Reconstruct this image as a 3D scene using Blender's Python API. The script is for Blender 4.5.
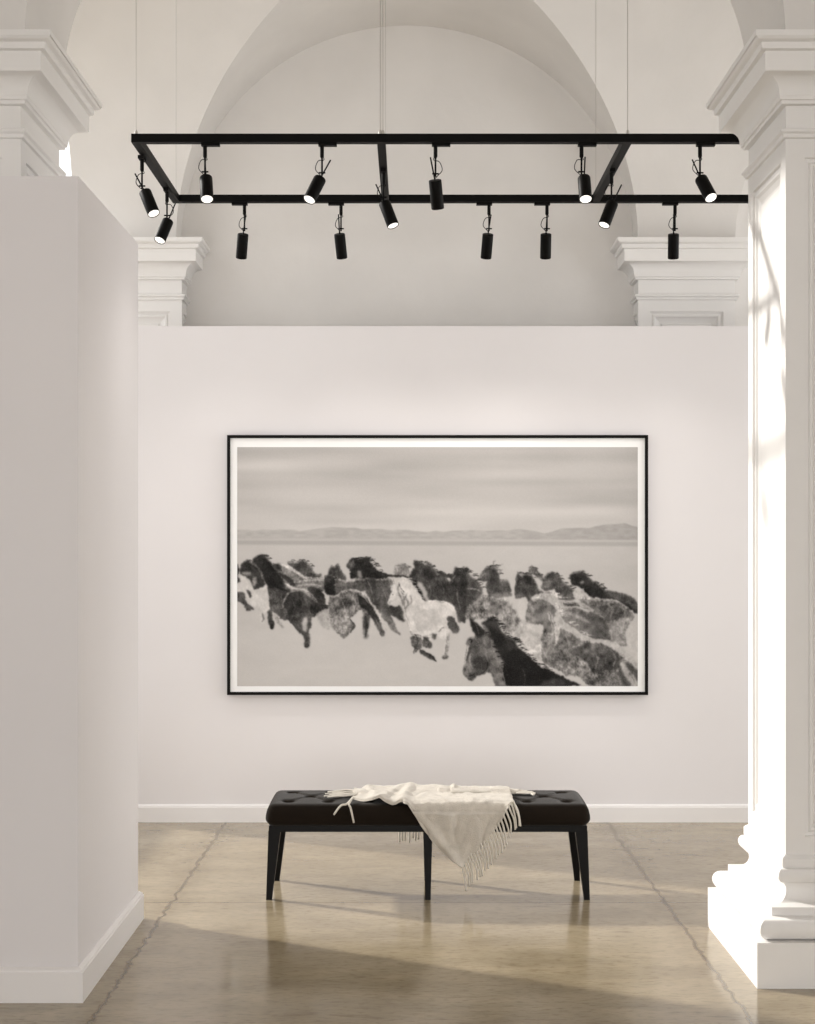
import bpy, bmesh, math, random
import numpy as np
from mathutils import Vector, Matrix
C = bpy.context.scene
for o in list(bpy.data.objects): bpy.data.objects.remove(o)
random.seed(7)
# ------------------------------------------------------------- camera, world, sun, exposure
cd = bpy.data.cameras.new('camera'); cam = bpy.data.objects.new('camera', cd); C.collection.objects.link(cam)
cam.location = (0, 0, 1.5); cam.rotation_euler = (math.pi/2, 0, 0)
cd.sensor_fit = 'VERTICAL'; cd.sensor_height = 36; cd.lens = 1450/1024*36
cd.shift_x = -2.5/1024; cd.shift_y = 38/1024; cd.clip_end = 200
C.camera = cam
C.view_settings.view_transform = 'Standard'; C.view_settings.look = 'None'
C.view_settings.gamma = 1; C.view_settings.use_curve_mapping = False
C.view_settings.exposure = 0.0
w = bpy.data.worlds.new('world'); C.world = w; w.use_nodes = True
bg = w.node_tree.nodes['Background']; bg.inputs[0].default_value = (.97, .985, 1.0, 1); bg.inputs[1].default_value = 1.75
sd = bpy.data.lights.new('sun', 'SUN'); sd.energy = 5.0; sd.angle = math.radians(2.0); sd.color = (1, .965, .91)
sun = bpy.data.objects.new('sun', sd); C.collection.objects.link(sun)
el = math.radians(25.5); sdir = Vector((.88*math.cos(el), -.475*math.cos(el), -math.sin(el)))
sun.rotation_euler = sdir.to_track_quat('-Z', 'Y').to_euler(); sun.location = (-6, 10, 6)
wd = bpy.data.lights.new('rear_fill_light', 'AREA'); wd.shape = 'RECTANGLE'; wd.size = 4.8; wd.size_y = 2.3
wd.energy = 265; wd.color = (1, .98, .97)
wo = bpy.data.objects.new('rear_fill_light', wd); C.collection.objects.link(wo)
wo.location = (0, -5.1, 1.45); wo.rotation_euler = (math.pi/2, 0, 0)     # fill light added behind the camera to brighten the forward faces
rd = bpy.data.lights.new('aisle_fill_light', 'AREA'); rd.shape = 'RECTANGLE'; rd.size = 2.9; rd.size_y = 2.6
rd.energy = 72; rd.color = (1, .98, .97)
ro = bpy.data.objects.new('aisle_fill_light', rd); C.collection.objects.link(ro)
ro.location = (4.75, 6.6, 1.75); ro.rotation_euler = (math.pi/2, 0, math.pi/2)  # fill light added on the right to brighten the left partition's side
SPOT_WALL, SPOT_FRONT = 17.0, 12.0
RWX0, RWX1, RWZ = -2.4, 2.4, 2.6          # unseen opening added to the rear wall to let light in

# ------------------------------------------------------------- materials
def mat(name, col, rough=.7, metal=0, spec=.5, noise=0, nscale=6, bump=0, bscale=60, sheen=0):
    m = bpy.data.materials.new(name); m.use_nodes = True
    nt = m.node_tree; b = nt.nodes['Principled BSDF']
    b.inputs['Base Color'].default_value = (*col, 1); b.inputs['Roughness'].default_value = rough
    b.inputs['Metallic'].default_value = metal; b.inputs['Specular IOR Level'].default_value = spec
    if sheen:
        b.inputs['Sheen Weight'].default_value = sheen; b.inputs['Sheen Roughness'].default_value = .4
    tc = nt.nodes.new('ShaderNodeTexCoord')
    if noise:
        n = nt.nodes.new('ShaderNodeTexNoise'); n.inputs['Scale'].default_value = nscale; n.inputs['Detail'].default_value = 6
        r = nt.nodes.new('ShaderNodeValToRGB'); r.color_ramp.elements[0].position = .3; r.color_ramp.elements[1].position = .7
        r.color_ramp.elements[0].color = (*[c*(1-noise) for c in col], 1)
        r.color_ramp.elements[1].color = (*[min(1, c*(1+noise*.4)) for c in col], 1)
        nt.links.new(tc.outputs['Object'], n.inputs['Vector']); nt.links.new(n.outputs['Fac'], r.inputs[0])
        nt.links.new(r.outputs[0], b.inputs['Base Color'])
    if bump:
        n2 = nt.nodes.new('ShaderNodeTexNoise'); n2.inputs['Scale'].default_value = bscale; n2.inputs['Detail'].default_value = 4
        bp = nt.nodes.new('ShaderNodeBump'); bp.inputs['Strength'].default_value = bump; bp.inputs['Distance'].default_value = .01
        nt.links.new(tc.outputs['Object'], n2.inputs['Vector']); nt.links.new(n2.outputs['Fac'], bp.inputs['Height'])
        nt.links.new(bp.outputs[0], b.inputs['Normal'])
    return m
M_wall = mat('painted_partition', (.765, .738, .738), .8, noise=.02, nscale=1.5)
M_skirt = mat('painted_skirting', (.80, .775, .76), .45)
M_plaster = mat('old_plaster', (.71, .685, .655), .9, noise=.06, nscale=2.2, bump=.25, bscale=9)
M_stone = mat('painted_stone', (.79, .772, .75), .6, noise=.025, nscale=3, bump=.06, bscale=25)
M_black = mat('black_metal', (.004, .0036, .0032), .5, spec=.07)
M_blackwood = mat('black_lacquered_wood', (.004, .0035, .003), .4, spec=.09)
M_steel = mat('brushed_steel', (.55, .53, .5), .3, metal=1)
M_velvet = mat('black_velvet', (.013, .0095, .0068), .85, spec=.03, sheen=.12, bump=.15, bscale=160)
M_wool = mat('cream_wool', (.55, .505, .44), .95, noise=.12, nscale=30, bump=.5, bscale=220, sheen=.15)
M_tassel = mat('cream_wool_yarn', (.58, .54, .475), .95)
M_frame = mat('black_picture_frame', (.006, .005, .0045), .5, spec=.08)
M_mat = mat('white_picture_mount', (.93, .93, .92), .8)
def emis(name, col, s):
    m = bpy.data.materials.new(name); m.use_nodes = True; b = m.node_tree.nodes['Principled BSDF']
    b.inputs['Base Color'].default_value = (.8, .8, .8, 1)
    b.inputs['Emission Color'].default_value = (*col, 1); b.inputs['Emission Strength'].default_value = s
    return m
M_lens = emis('lit_lens', (1, .95, .86), 1.1)

def floor_material():
    m = bpy.data.materials.new('polished_concrete'); m.use_nodes = True
    nt = m.node_tree; N = nt.nodes; L = nt.links; b = N['Principled BSDF']
    tc = N.new('ShaderNodeTexCoord'); sep = N.new('ShaderNodeSeparateXYZ'); L.new(tc.outputs['Object'], sep.inputs[0])
    def noise(scale, detail=6, sx=1, sy=1, dist=0, off=0):
        mp = N.new('ShaderNodeMapping'); mp.inputs['Scale'].default_value = (sx, sy, 1); mp.inputs['Location'].default_value = (off, off*.7, 0)
        L.new(tc.outputs['Object'], mp.inputs[0])
        n = N.new('ShaderNodeTexNoise'); n.inputs['Scale'].default_value = scale; n.inputs['Detail'].default_value = detail
        n.inputs['Distortion'].default_value = dist; n.inputs['Roughness'].default_value = .62
        L.new(mp.outputs[0], n.inputs['Vector']); return n.outputs['Fac']
    def ramp(f, p0, p1, c0, c1):
        r = N.new('ShaderNodeValToRGB'); e = r.color_ramp.elements; e[0].position = p0; e[1].position = p1
        e[0].color = (*c0, 1); e[1].color = (*c1, 1); L.new(f, r.inputs[0]); return r.outputs[0]
    def mul(a, c, f=1):
        x = N.new('ShaderNodeMix'); x.data_type = 'RGBA'; x.blend_type = 'MULTIPLY'; x.inputs[0].default_value = f
        L.new(a, x.inputs[6]); L.new(c, x.inputs[7]); return x.outputs[2]
    def math_(op, a, bb):
        x = N.new('ShaderNodeMath'); x.operation = op
        for i, v in enumerate((a, bb)):
            if isinstance(v, (int, float)): x.inputs[i].default_value = v
            else: L.new(v, x.inputs[i])
        return x.outputs[0]
    base = ramp(noise(1.3, 8, 1, 1.6), .3, .72, (.275, .222, .142), (.385, .320, .218))
    c = mul(base, ramp(noise(4, 8, .8, 1.8, .4, 3), .32, .62, (.80, .79, .78), (1, 1, 1)))
    c = mul(c, ramp(noise(38, 5, .6, 1.6, 0, 5), .28, .5, (.72, .69, .64), (1, 1, 1)))
    c = mul(c, ramp(noise(7, 9, .6, 2.4, .8, 11), .26, .40, (.66, .62, .57), (1, 1, 1)))
    # saw cut joints between the slabs, the edges crumbled in places
    wob = math_('MULTIPLY', math_('SUBTRACT', noise(9, 9, 1, 1, 0, 2), .5), .075)
    x = math_('ADD', sep.outputs['X'], wob)
    y = math_('ADD', sep.outputs['Y'], math_('MULTIPLY', wob, .12))
    dxs = []
    for xx in (-1.015, 1.085, 3.18, -3.1): dxs.append(math_('ABSOLUTE', math_('SUBTRACT', x, xx), 0))
    d = dxs[0]
    for q in dxs[1:]: d = math_('MINIMUM', d, q)
    crack = ramp(d, .002, .011, (.46, .41, .34), (1, 1, 1))
    stain = ramp(d, .0, .11, (.80, .78, .74), (1, 1, 1))
    c = mul(c, crack); c = mul(c, stain, .8)
    dy = None
    for yy in (6.17, 2.9, 9.4):
        q = math_('ABSOLUTE', math_('SUBTRACT', y, yy), 0); dy = q if dy is None else math_('MINIMUM', dy, q)
    c = mul(c, ramp(dy, .004, .010, (.72, .69, .64), (1, 1, 1)))
    L.new(c, b.inputs['Base Color'])
    rr = ramp(noise(2.5, 6, 1, 1.5, 0, 8), .3, .7, (.09, .09, .09), (.20, .20, .20)); L.new(rr, b.inputs['Roughness'])
    b.inputs['Specular IOR Level'].default_value = .72
    bp = N.new('ShaderNodeBump'); bp.inputs['Strength'].default_value = .06; bp.inputs['Distance'].default_value = .004
    L.new(noise(14, 6, 1, 1.4), bp.inputs['Height']); L.new(bp.outputs[0], b.inputs['Normal'])
    return m
M_floor = floor_material()

# ------------------------------------------------------------- mesh helpers
def link(name, bm, m, parent=None, loc=None, smooth=False):
    bmesh.ops.recalc_face_normals(bm, faces=bm.faces)
    me = bpy.data.meshes.new(name); bm.to_mesh(me); bm.free()
    o = bpy.data.objects.new(name, me); C.collection.objects.link(o); me.materials.append(m)
    if smooth:
        for p in me.polygons: p.use_smooth = True
    if parent: o.parent = parent
    if loc is not None: o.location = loc
    return o
def thing(name, label, cat, loc=(0, 0, 0), rz=0, group=None):
    o = bpy.data.objects.new(name, None); C.collection.objects.link(o)
    o.empty_display_size = .1; o.location = loc; o.rotation_euler = (0, 0, rz)
    o['label'] = label; o['category'] = cat
    if group: o['group'] = group
    return o
def struct(o, label, cat):
    o['kind'] = 'structure'; o['label'] = label; o['category'] = cat; return o
def box(bm, x0, x1, y0, y1, z0, z1):
    v = [bm.verts.new((x, y, z)) for z in (z0, z1) for y in (y0, y1) for x in (x0, x1)]
    for f in ((0, 2, 3, 1), (4, 5, 7, 6), (0, 1, 5, 4), (2, 6, 7, 3), (0, 4, 6, 2), (1, 3, 7, 5)): bm.faces.new([v[i] for i in f])
    return v
def prism(bm, pts, z0, z1):
    a = [bm.verts.new((x, y, z0)) for x, y in pts]; b = [bm.verts.new((x, y, z1)) for x, y in pts]; n = len(pts)
    bm.faces.new(a[::-1]); bm.faces.new(b)
    for i in range(n): bm.faces.new((a[i], a[(i+1) % n], b[(i+1) % n], b[i]))
def bevel(bm, w_, seg=2, ang=.5):
    es = [e for e in bm.edges if len(e.link_faces) == 2 and e.calc_face_angle(0) > ang]
    bmesh.ops.bevel(bm, geom=es, offset=w_, segments=seg, affect='EDGES', profile=.5)
def tube(bm, pts, r, n=8, cap=True, r1=None):
    pts = [Vector(p) for p in pts]; rings = []; up = None
    for i, p in enumerate(pts):
        t = (pts[min(i+1, len(pts)-1)] - pts[max(i-1, 0)]).normalized()
        if up is None: up = Vector((1, 0, 0)) if abs(t.x) < .8 else Vector((0, 1, 0))
        s = t.cross(up).normalized(); up = s.cross(t).normalized()
        rr = r if r1 is None else r + (r1-r)*i/(len(pts)-1)
        rings.append([bm.verts.new(p + (s*math.cos(a)+up*math.sin(a))*rr) for a in [2*math.pi*k/n for k in range(n)]])
    for A, B in zip(rings, rings[1:]):
        for k in range(n): bm.faces.new((A[k], A[(k+1) % n], B[(k+1) % n], B[k]))
    if cap: bm.faces.new(rings[0][::-1]); bm.faces.new(rings[-1])
def lathe(bm, prof, base, axis, n=28, cap=True):
    axis = Vector(axis).normalized(); s = axis.orthogonal().normalized(); u = axis.cross(s); rings = []
    for r, h in prof:
        rings.append([bm.verts.new(Vector(base)+axis*h+(s*math.cos(a)+u*math.sin(a))*r) for a in [2*math.pi*k/n for k in range(n)]])
    for A, B in zip(rings, rings[1:]):
        for k in range(n): bm.faces.new((A[k], A[(k+1) % n], B[(k+1) % n], B[k]))
    if cap: bm.faces.new(rings[0][::-1]); bm.faces.new(rings[-1])

# ------------------------------------------------------------- room shell
XS, YF0, YF1, YB0, YB1, ZS, R = 1.318, 5.088, 5.648, 8.375, 8.935, 3.278, 1.318
CX0, RX0 = -.017, 1.335
YC, RY, YL, PW = (YF1+YB0)/2, (YB0-YF1)/2, 8.56, .56
bm = bmesh.new(); box(bm, -9, 7, -5, 14, -.12, 0)
struct(link('floor', bm, M_floor), 'worn polished concrete floor with crumbling slab joints', 'floor')

def strip(bm, A, B):
    va = [bm.verts.new(p) for p in A]; vb = [bm.verts.new(p) for p in B]
    for i in range(len(A)-1): bm.faces.new((va[i], va[i+1], vb[i+1], vb[i]))
NT = 96
TH = [math.pi*k/NT for k in range(NT+1)]
def vault_bay(cx, left=True, rx=R):
    bm = bmesh.new()
    X = lambda t: cx+rx*math.cos(t); Z = lambda t: ZS+R*math.sin(t); Y = lambda t: YC+RY*math.cos(t)
    # the cells running to the back and front arches, each bounded by the groin
    strip(bm, [(X(t), YC+RY*abs(math.cos(t)), Z(t)) for t in TH], [(X(t), YB1, Z(t)) for t in TH])
    strip(bm, [(X(t), YC-RY*abs(math.cos(t)), Z(t)) for t in TH], [(X(t), YF0, Z(t)) for t in TH])
    # side cells
    strip(bm, [(cx+rx*abs(math.cos(t)), Y(t), Z(t)) for t in TH], [(cx+rx+PW, Y(t), Z(t)) for t in TH])
    strip(bm, [(cx-rx*abs(math.cos(t)), Y(t), Z(t)) for t in TH], [(cx-rx-(PW+.03 if left else 0), Y(t), Z(t)) for t in TH])
    return bm
o = link('ceiling', vault_bay(CX0, rx=RX0), M_plaster, smooth=True)
o.data.set_sharp_from_angle(angle=math.radians(25)); struct(o, 'pale plaster groin vault over the bay', 'ceiling')
o = link('ceiling', vault_bay(2*R+PW, False), M_plaster, smooth=True)
o.data.set_sharp_from_angle(angle=math.radians(25)); struct(o, 'groin vault of the right aisle behind the near right pillar', 'ceiling')

def arch_wall(name, y, label, cat='wall', cxs=(CX0, 2*R+PW), x0=-5.5, x1=6.0, top=5.6):
    bm = bmesh.new(); xs = x0
    def col(xa, xb): 
        bm.faces.new([bm.verts.new(p) for p in ((xa, y, ZS), (xb, y, ZS), (xb, y, top), (xa, y, top))])
    for cx in cxs:
        rx = RX0 if cx == CX0 else R
        if cx-rx > xs: col(xs, cx-rx)
        strip(bm, [(cx-rx*math.cos(t), y, ZS+R*math.sin(t)) for t in TH], [(cx-rx*math.cos(t), y, top) for t in TH]); xs = cx+rx
    return struct(link(name, bm, M_plaster), label, cat)
arch_wall('wall_front', YF0, 'plaster wall above the near arch and pillars', cxs=(-2*R-PW-.05, CX0, 2*R+PW))
bm = bmesh.new()                                   # lunette wall behind the back arch and its neighbour
for cx, rx in ((CX0, RX0), (2*R+PW, R)):
    ts = [math.pi*k/NT for k in range(NT+1)]
    vs = [bm.verts.new((cx+rx+.06, YL, 0)), bm.verts.new((cx+rx+.06, YL, ZS))] + [bm.verts.new((cx+rx*math.cos(t), YL, ZS+R*math.sin(t))) for t in ts] + [bm.verts.new((cx-rx-.06, YL, ZS)), bm.verts.new((cx-rx-.06, YL, 0))]
    bm.faces.new(vs)
struct(link('wall_back', bm, M_plaster), 'plaster lunette wall under the far arch above the partition', 'wall')
bm = bmesh.new()                                   # masonry above each capital where the arches spring
for cx in (-R-PW-.036, R, 3*R+PW):
    for y0 in (YF0, YB0): box(bm, cx, cx+PW, y0+.001, y0+PW-.001, ZS, 5.5)
struct(link('wall_spandrel', bm, M_plaster), 'plaster masonry where the arches spring above the capitals', 'wall')
bm = bmesh.new()                                   # end wall with one opening added and sized for the light from behind
box(bm, -4.5, RWX0, -5.2, -5, 0, 5.6); box(bm, RWX1, 4.5, -5.2, -5, 0, 5.6); box(bm, RWX0, RWX1, -5.2, -5, RWZ, 5.6); box(bm, RWX0, RWX1, -5.2, -5, 0, .3)
struct(link('wall_rear', bm, M_plaster), 'plaster end wall of the hall facing the picture', 'wall')
bm = bmesh.new(); box(bm, -4.5, 4.5, -5.2, YF0, 5.6, 5.75)
struct(link('ceiling', bm, M_plaster), 'flat plaster ceiling of the hall before the arches', 'ceiling')
bm = bmesh.new(); box(bm, -3.6, -3.4, -5, 4.9, 0, 5.6)
struct(link('wall_left', bm, M_plaster), 'plaster side wall of the hall left of the camera', 'wall')
bm = bmesh.new(); box(bm, 3.4, 3.6, -5, 5.0, 0, 5.6)
struct(link('wall_right', bm, M_plaster), 'plaster side wall of the hall right of the camera', 'wall')
bm = bmesh.new(); box(bm, -2.75, -2.6, 6.3, 12, 0, .72)
struct(link('wall_parapet', bm, M_plaster), 'low plaster parapet wall beyond the left partition', 'wall')

# free standing gallery partitions
HP = 2.735
bm = bmesh.new(); box(bm, -1.64, 2.7, 8.0, 8.13, 0, HP); bevel(bm, .004)
struct(link('wall_partition', bm, M_wall), 'white gallery partition carrying the framed horse picture', 'wall')
def skirting(name, path, label, t=.016, h=.098):
    """path: list of (x, y, nx, ny) wall corner points with the outward offset direction"""
    prof = [(0, 0), (t, 0), (t, h-.016), (t*.8, h-.014), (t*.75, h-.008), (t*.35, h-.002), (t*.2, h), (0, h)]
    bm = bmesh.new(); rings = []
    for x, y, nx, ny in path: rings.append([bm.verts.new((x+nx*d, y+ny*d, z)) for d, z in prof])
    for A, B in zip(rings, rings[1:]):
        for k in range(len(prof)): bm.faces.new((A[k], A[(k+1) % len(prof)], B[(k+1) % len(prof)], B[k]))
    bm.faces.new(rings[0]); bm.faces.new(rings[-1][::-1])
    return struct(link(name, bm, M_skirt), label, 'baseboard')
skirting('baseboard_back', [(-1.64, 8.0, 0, -1), (2.7, 8.0, 0, -1)], 'white skirting along the foot of the picture partition')
PX, PY0, PY1 = -1.103, 4.82, 5.882
bm = bmesh.new()
prism(bm, [(-3.4, PY0), (PX, PY0), (PX, PY1), (-3.4, PY1), (-3.4, PY1-.1), (PX-.1, PY1-.1), (PX-.1, PY0+.1), (-3.4, PY0+.1)], 0, HP+.008)
bevel(bm, .004)
struct(link('wall_left', bm, M_wall), 'white partition boxed around the near left pillar', 'wall')
skirting('baseboard_left', [(-3.4, PY0, 0, -1), (PX, PY0, 1, -1), (PX, PY1, 1, 1), (-3.4, PY1, 0, 1)], 'white stepped skirting around the left partition', .02, .115)

# ------------------------------------------------------------- classical pillars
def arc(cx, cz, r, a0, a1, n=12, rz=None):
    rz = rz or r
    return [(cx+r*math.cos(math.radians(a0+(a1-a0)*k/n)), cz+rz*math.sin(math.radians(a0+(a1-a0)*k/n))) for k in range(n+1)]
def sq_loft(prof, closed_bottom=True, closed_top=True):
    bm = bmesh.new(); rings = [[bm.verts.new((sx*w_, sy*w_, z)) for sx, sy in ((-1, -1), (1, -1), (1, 1), (-1, 1))] for w_, z in prof]
    for A, B in zip(rings, rings[1:]):
        for k in range(4): bm.faces.new((A[k], A[(k+1) % 4], B[(k+1) % 4], B[k]))
    bm.faces.new(rings[0][::-1]); bm.faces.new(rings[-1])
    return bm
HS = .28
def shaft_bm(z0, z1):
    bm = bmesh.new()
    steps = [(0, 0), (.068, 0), (.070, .010), (.082, .012), (.088, .005), (.096, .005), (.104, .014), (.122, .022), (.134, .024), (.138, .017)]
    pz0, pz1 = .427, 2.945
    for k in range(4):
        rings = []
        for ins, d in steps:
            a, b_ = -HS+ins, HS-ins
            c0 = z0 if ins == 0 else pz0+ins; c1 = z1 if ins == 0 else pz1-ins
            q = HS-d
            ring = []
            for u, v in ((a, c0), (b_, c0), (b_, c1), (a, c1)):
                p = Vector((u, -q, v)); p.rotate(Matrix.Rotation(k*math.pi/2, 3, 'Z')); ring.append(bm.verts.new(p))
            rings.append(ring)
        for A, B in zip(rings, rings[1:]):
            for i in range(4): bm.faces.new((A[i], A[(i+1) % 4], B[(i+1) % 4], B[i]))
        bm.faces.new(rings[-1])
    bmesh.ops.remove_doubles(bm, verts=bm.verts, dist=1e-5)
    return bm
def smooth_sharp(o, a=32):
    for p in o.data.polygons: p.use_smooth = True
    o.data.set_sharp_from_angle(angle=math.radians(a))
def pillar(x, y, label):
    t = thing('classical_pillar', label, 'pillar', (x, y, 0))
    w0 = .411
    bm = sq_loft([(w0, 0), (w0, .156)]); bevel(bm, .004); link('plinth', bm, M_stone, t)
    pr = [(.34, .156), (w0-.045, .156)] + arc(w0-.05, .194, .036, -90, 90, 14, .038)
    pr += [(w0-.066, .234), (w0-.066, .262), (w0-.088, .264)]
    pr += arc(w0-.088, .306, .045, 270, 152, 12, .042)[1:]
    pr += [(w0-.122, .334)] + arc(w0-.118, .362, .020, -85, 85, 10, .026) + [(w0-.118, .390), (w0-.116, .392), (w0-.116, .420), (w0-.122, .426), (HS, .432)]
    o = link('base_moulding', sq_loft(pr), M_stone, t); smooth_sharp(o)
    link('shaft', shaft_bm(.432, 2.943), M_stone, t)
    ca = [(HS, 2.943), (.290, 2.945), (.293, 2.957), (.298, 2.960)] + arc(.293, 2.968, .009, -70, 70, 6, .008) + [(.279, 2.979), (.279, 3.058)]
    ca += [(.297, 3.061), (.299, 3.072), (.305, 3.074), (.306, 3.087), (.308, 3.089)]
    ca += arc(.374, 3.092, .066, 180, 92, 14, .060)[1:] + [(.374, 3.156), (.374, 3.220), (.388, 3.2235), (.391, 3.232), (.391, 3.244)]
    ca += [(.394, 3.247)] + arc(.392, 3.262, .021, -60, 0, 5, .014) + [(.417, 3.258), (.417, 3.278)]
    o = link('capital', sq_loft(ca), M_stone, t); smooth_sharp(o)
    return t
pillar(1.598, 5.368, 'tall white pillar with panelled shaft and moulded base, nearest on the right')
pillar(-1.645, 5.368, 'white pillar whose capital rises out of the near left partition')
pillar(1.598, 8.655, 'far white pillar with capital showing above the picture partition, right side')
pillar(-1.598, 8.655, 'far white pillar with capital showing above the picture partition, left side')

# ------------------------------------------------------------- suspended lighting track
D1, D2, ZR, XL, XM, XR, XE, RT = 6.05, 7.085, 3.215, -1.143, -.120, .908, 1.93, .0175
t = thing('lighting_track', 'black rectangular lighting track hung on thin cables over the bench', 'track', (0, (D1+D2)/2, ZR))
T0 = Vector(t.location)
def rel(bm, off): bmesh.ops.translate(bm, verts=bm.verts, vec=-Vector(off)); return bm
def rail(x0, x1, y0, y1):
    bm = bmesh.new(); box(bm, x0, x1, y0, y1, ZR-RT, ZR+RT); bevel(bm, .002, 1)
    link('rail', rel(bm, T0), M_black, t)
rail(XL-RT, XE+RT, D1-RT, D1+RT); rail(XL-RT, XE+RT, D2-RT, D2+RT)
for x in (XL, XM, XR, XE): rail(x-RT, x+RT, D1+RT, D2-RT)
for x in (XL, XM, XR):
    for y in (D1, D2):
        # each cable runs up to the vault above it
        zz = ZS + max(math.sqrt(max(0, R*R-x*x)), R*math.sqrt(max(0, 1-((y-YC)/RY)**2)))
        for dx in ((-.004, .007) if x == XM and y == D1 else (0,)):
            bm = bmesh.new(); tube(bm, [(x+dx, y, ZR+RT), (x+dx, y, zz+.005)], .0016, 6)
            lathe(bm, [(.008, 0), (.008, .012), (.003, .02)], (x+dx, y, ZR+RT-.001), (0, 0, 1), 12)
            link('suspension_cable', rel(bm, T0), M_steel, t)

def spot(px, s, tx, ty, bx, by, sgn, label, alongy=False, lit=1.0, flip=1, adir=1):
    """px: screen column of the stem, s: scale in pixels per metre at the fixture's depth"""
    D = 1450/s; X = lambda p: (p-410)/s; Z = lambda q: 1.5+(550-q)/s
    rx = X(px); top = Vector((X(tx), D, Z(ty))); L = .120
    dx, dz = (bx-tx)/s, -(by-ty)/s
    k = .97*L/max(math.hypot(dx, dz), 1e-6)
    if k < 1: dx *= k; dz *= k
    d = Vector((dx, sgn*math.sqrt(max(0, L*L-dx*dx-dz*dz)), dz)).normalized()
    base = Vector((rx, D, ZR-RT))
    t = thing('track_spotlight', label, 'spotlight', base, group='black cylinder spotlights hanging from the track')
    bm = bmesh.new()
    if alongy: box(bm, -.012, .012, -.035, .035, -.014, 0)
    else: box(bm, -.015 if adir > 0 else -.062, .062 if adir > 0 else .015, -.012, .012, -.013, 0)
    bevel(bm, .003, 1); link('adapter', bm, M_black, t)
    top = top-base
    zk = top.z+.026                                    # knuckle height
    bm = bmesh.new(); lathe(bm, [(.0085, 0), (.0085, .045), (.005, .05), (.004, .055), (.004, -zk)], (0, 0, -.012), (0, 0, -1), 12)
    tube(bm, [(-.014, 0, zk), (.014, 0, zk)], .0035, 8)
    link('stem', bm, M_black, t, smooth=False)
    bm = bmesh.new()                                   # yoke arm rising past the stem
    u = (top-Vector((0, 0, zk))); side = Vector((flip*.014, 0, 0))
    a = top+d*.004; aim = Vector((d.x*1.25+flip*(-.06 if abs(d.x) < .12 else 0), d.y*.35, d.z)).normalized()
    tube(bm, [a, a-aim*.03, a-aim*.06, a-aim*.098], .0032, 8)
    link('tilt_arm', bm, M_black, t)
    bm = bmesh.new()                                   # looping flex
    pts = [Vector((0, .004, -.05)), Vector((flip*.008, .006, -.068)), Vector((-flip*.017, .012, zk+.052)), Vector((-flip*.028, .012, zk+.018)), Vector((-flip*.008, .006, zk-.008)), top+Vector((.004*flip, 0, .002))]
    fine = []
    for i in range(len(pts)-1):
        p0, p1, p2, p3 = pts[max(i-1, 0)], pts[i], pts[i+1], pts[min(i+2, len(pts)-1)]
        for q in range(6):
            f = q/6; fine.append(.5*((2*p1)+(p2-p0)*f+(2*p0-5*p1+4*p2-p3)*f*f+(3*p1-p0-3*p2+p3)*f**3))
    fine.append(pts[-1]); tube(bm, fine, .0018, 6); link('flex_cable', bm, M_black, t)
    bm = bmesh.new(); r = .0268
    lathe(bm, [(r-.004, 0), (r-.001, .001), (r, .004), (r, L-.002), (r-.001, L), (r-.0018, L), (r-.0022, L-.005), (.002, L-.005)], top, d, 32)
    body = link('lamp_body', bm, M_black, t); smooth_sharp(body, 40)
    bm = bmesh.new(); lathe(bm, [(r-.0028, 0), (r-.0034, .002), (.012, .004), (.001, .0045)], top+d*(L-.0048), d, 32)
    lens = link('lens', bm, M_lens, body); lens['label'] = 'glowing white lens'
    ld = bpy.data.lights.new('lamp_light', 'SPOT'); ld.energy = lit*(SPOT_WALL if sgn > 0 else SPOT_FRONT); ld.color = (1, .95, .91)
    ld.spot_size = math.radians(75); ld.spot_blend = .9; ld.shadow_soft_size = .02
    lo = bpy.data.objects.new('lamp_light', ld); C.collection.objects.link(lo); lo.parent = t
    lo.location = top+d*(L+.004); lo.rotation_euler = d.to_track_quat('-Z', 'Y').to_euler()
S1, S2 = 239.7, 204.7
spot(205, S1, 206, 178, 209, 203, -1, 'leftmost spotlight on the near rail, its glowing lens turned forward')
spot(322, S1, 320, 179, 310, 203, -1, 'spotlight on the near rail tilting down to the left', flip=1, lit=.6)
spot(435.5, S1, 435, 180, 438, 206, 1, 'spotlight on the near rail just right of the middle crossbar, aimed at the wall', flip=-1)
spot(581.5, S1, 584, 178, 584, 203, -1, 'upright spotlight with round glowing lens on the near rail, left of the right crossbar')
spot(700, S1, 701, 179, 708, 202, -1, 'spotlight with glowing lens on the near rail beside the right pillar capital')
spot(142, 231.5, 145, 192, 155.5, 216, -1, 'nearer spotlight of the two under the left end bar', True)
spot(167, 212.5, 168, 221, 161.5, 243, -1, 'farther spotlight of the two under the left end bar, lens facing left', True, flip=-1, lit=1.6)
spot(383.5, 223.6, 384.5, 203, 393.5, 228, -1, 'spotlight under the middle crossbar tilting down to the right', True)
spot(611.5, 223.6, 612.5, 203, 603, 227, -1, 'spotlight under the right crossbar tilting down to the left', True, lit=.6)
spot(244.5, S2, 243, 234, 240, 256, 1, 'leftmost spotlight on the far rail, aimed at the wall', adir=-1, lit=.6)
spot(341, S2, 339.5, 234, 341.5, 256, 1, 'far rail spotlight hanging left of the middle crossbar', adir=-1)
spot(489, S2, 488, 234, 486.5, 256, 1, 'left spotlight of the close pair on the far rail right of centre', adir=-1)
spot(547, S2, 546, 234, 546.5, 256, 1, 'right spotlight of the close pair on the far rail right of centre', adir=-1)
spot(675, S2, 673.5, 234, 675, 256.5, 1, 'far rail spotlight hanging in front of the far right capital', adir=-1)

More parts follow.
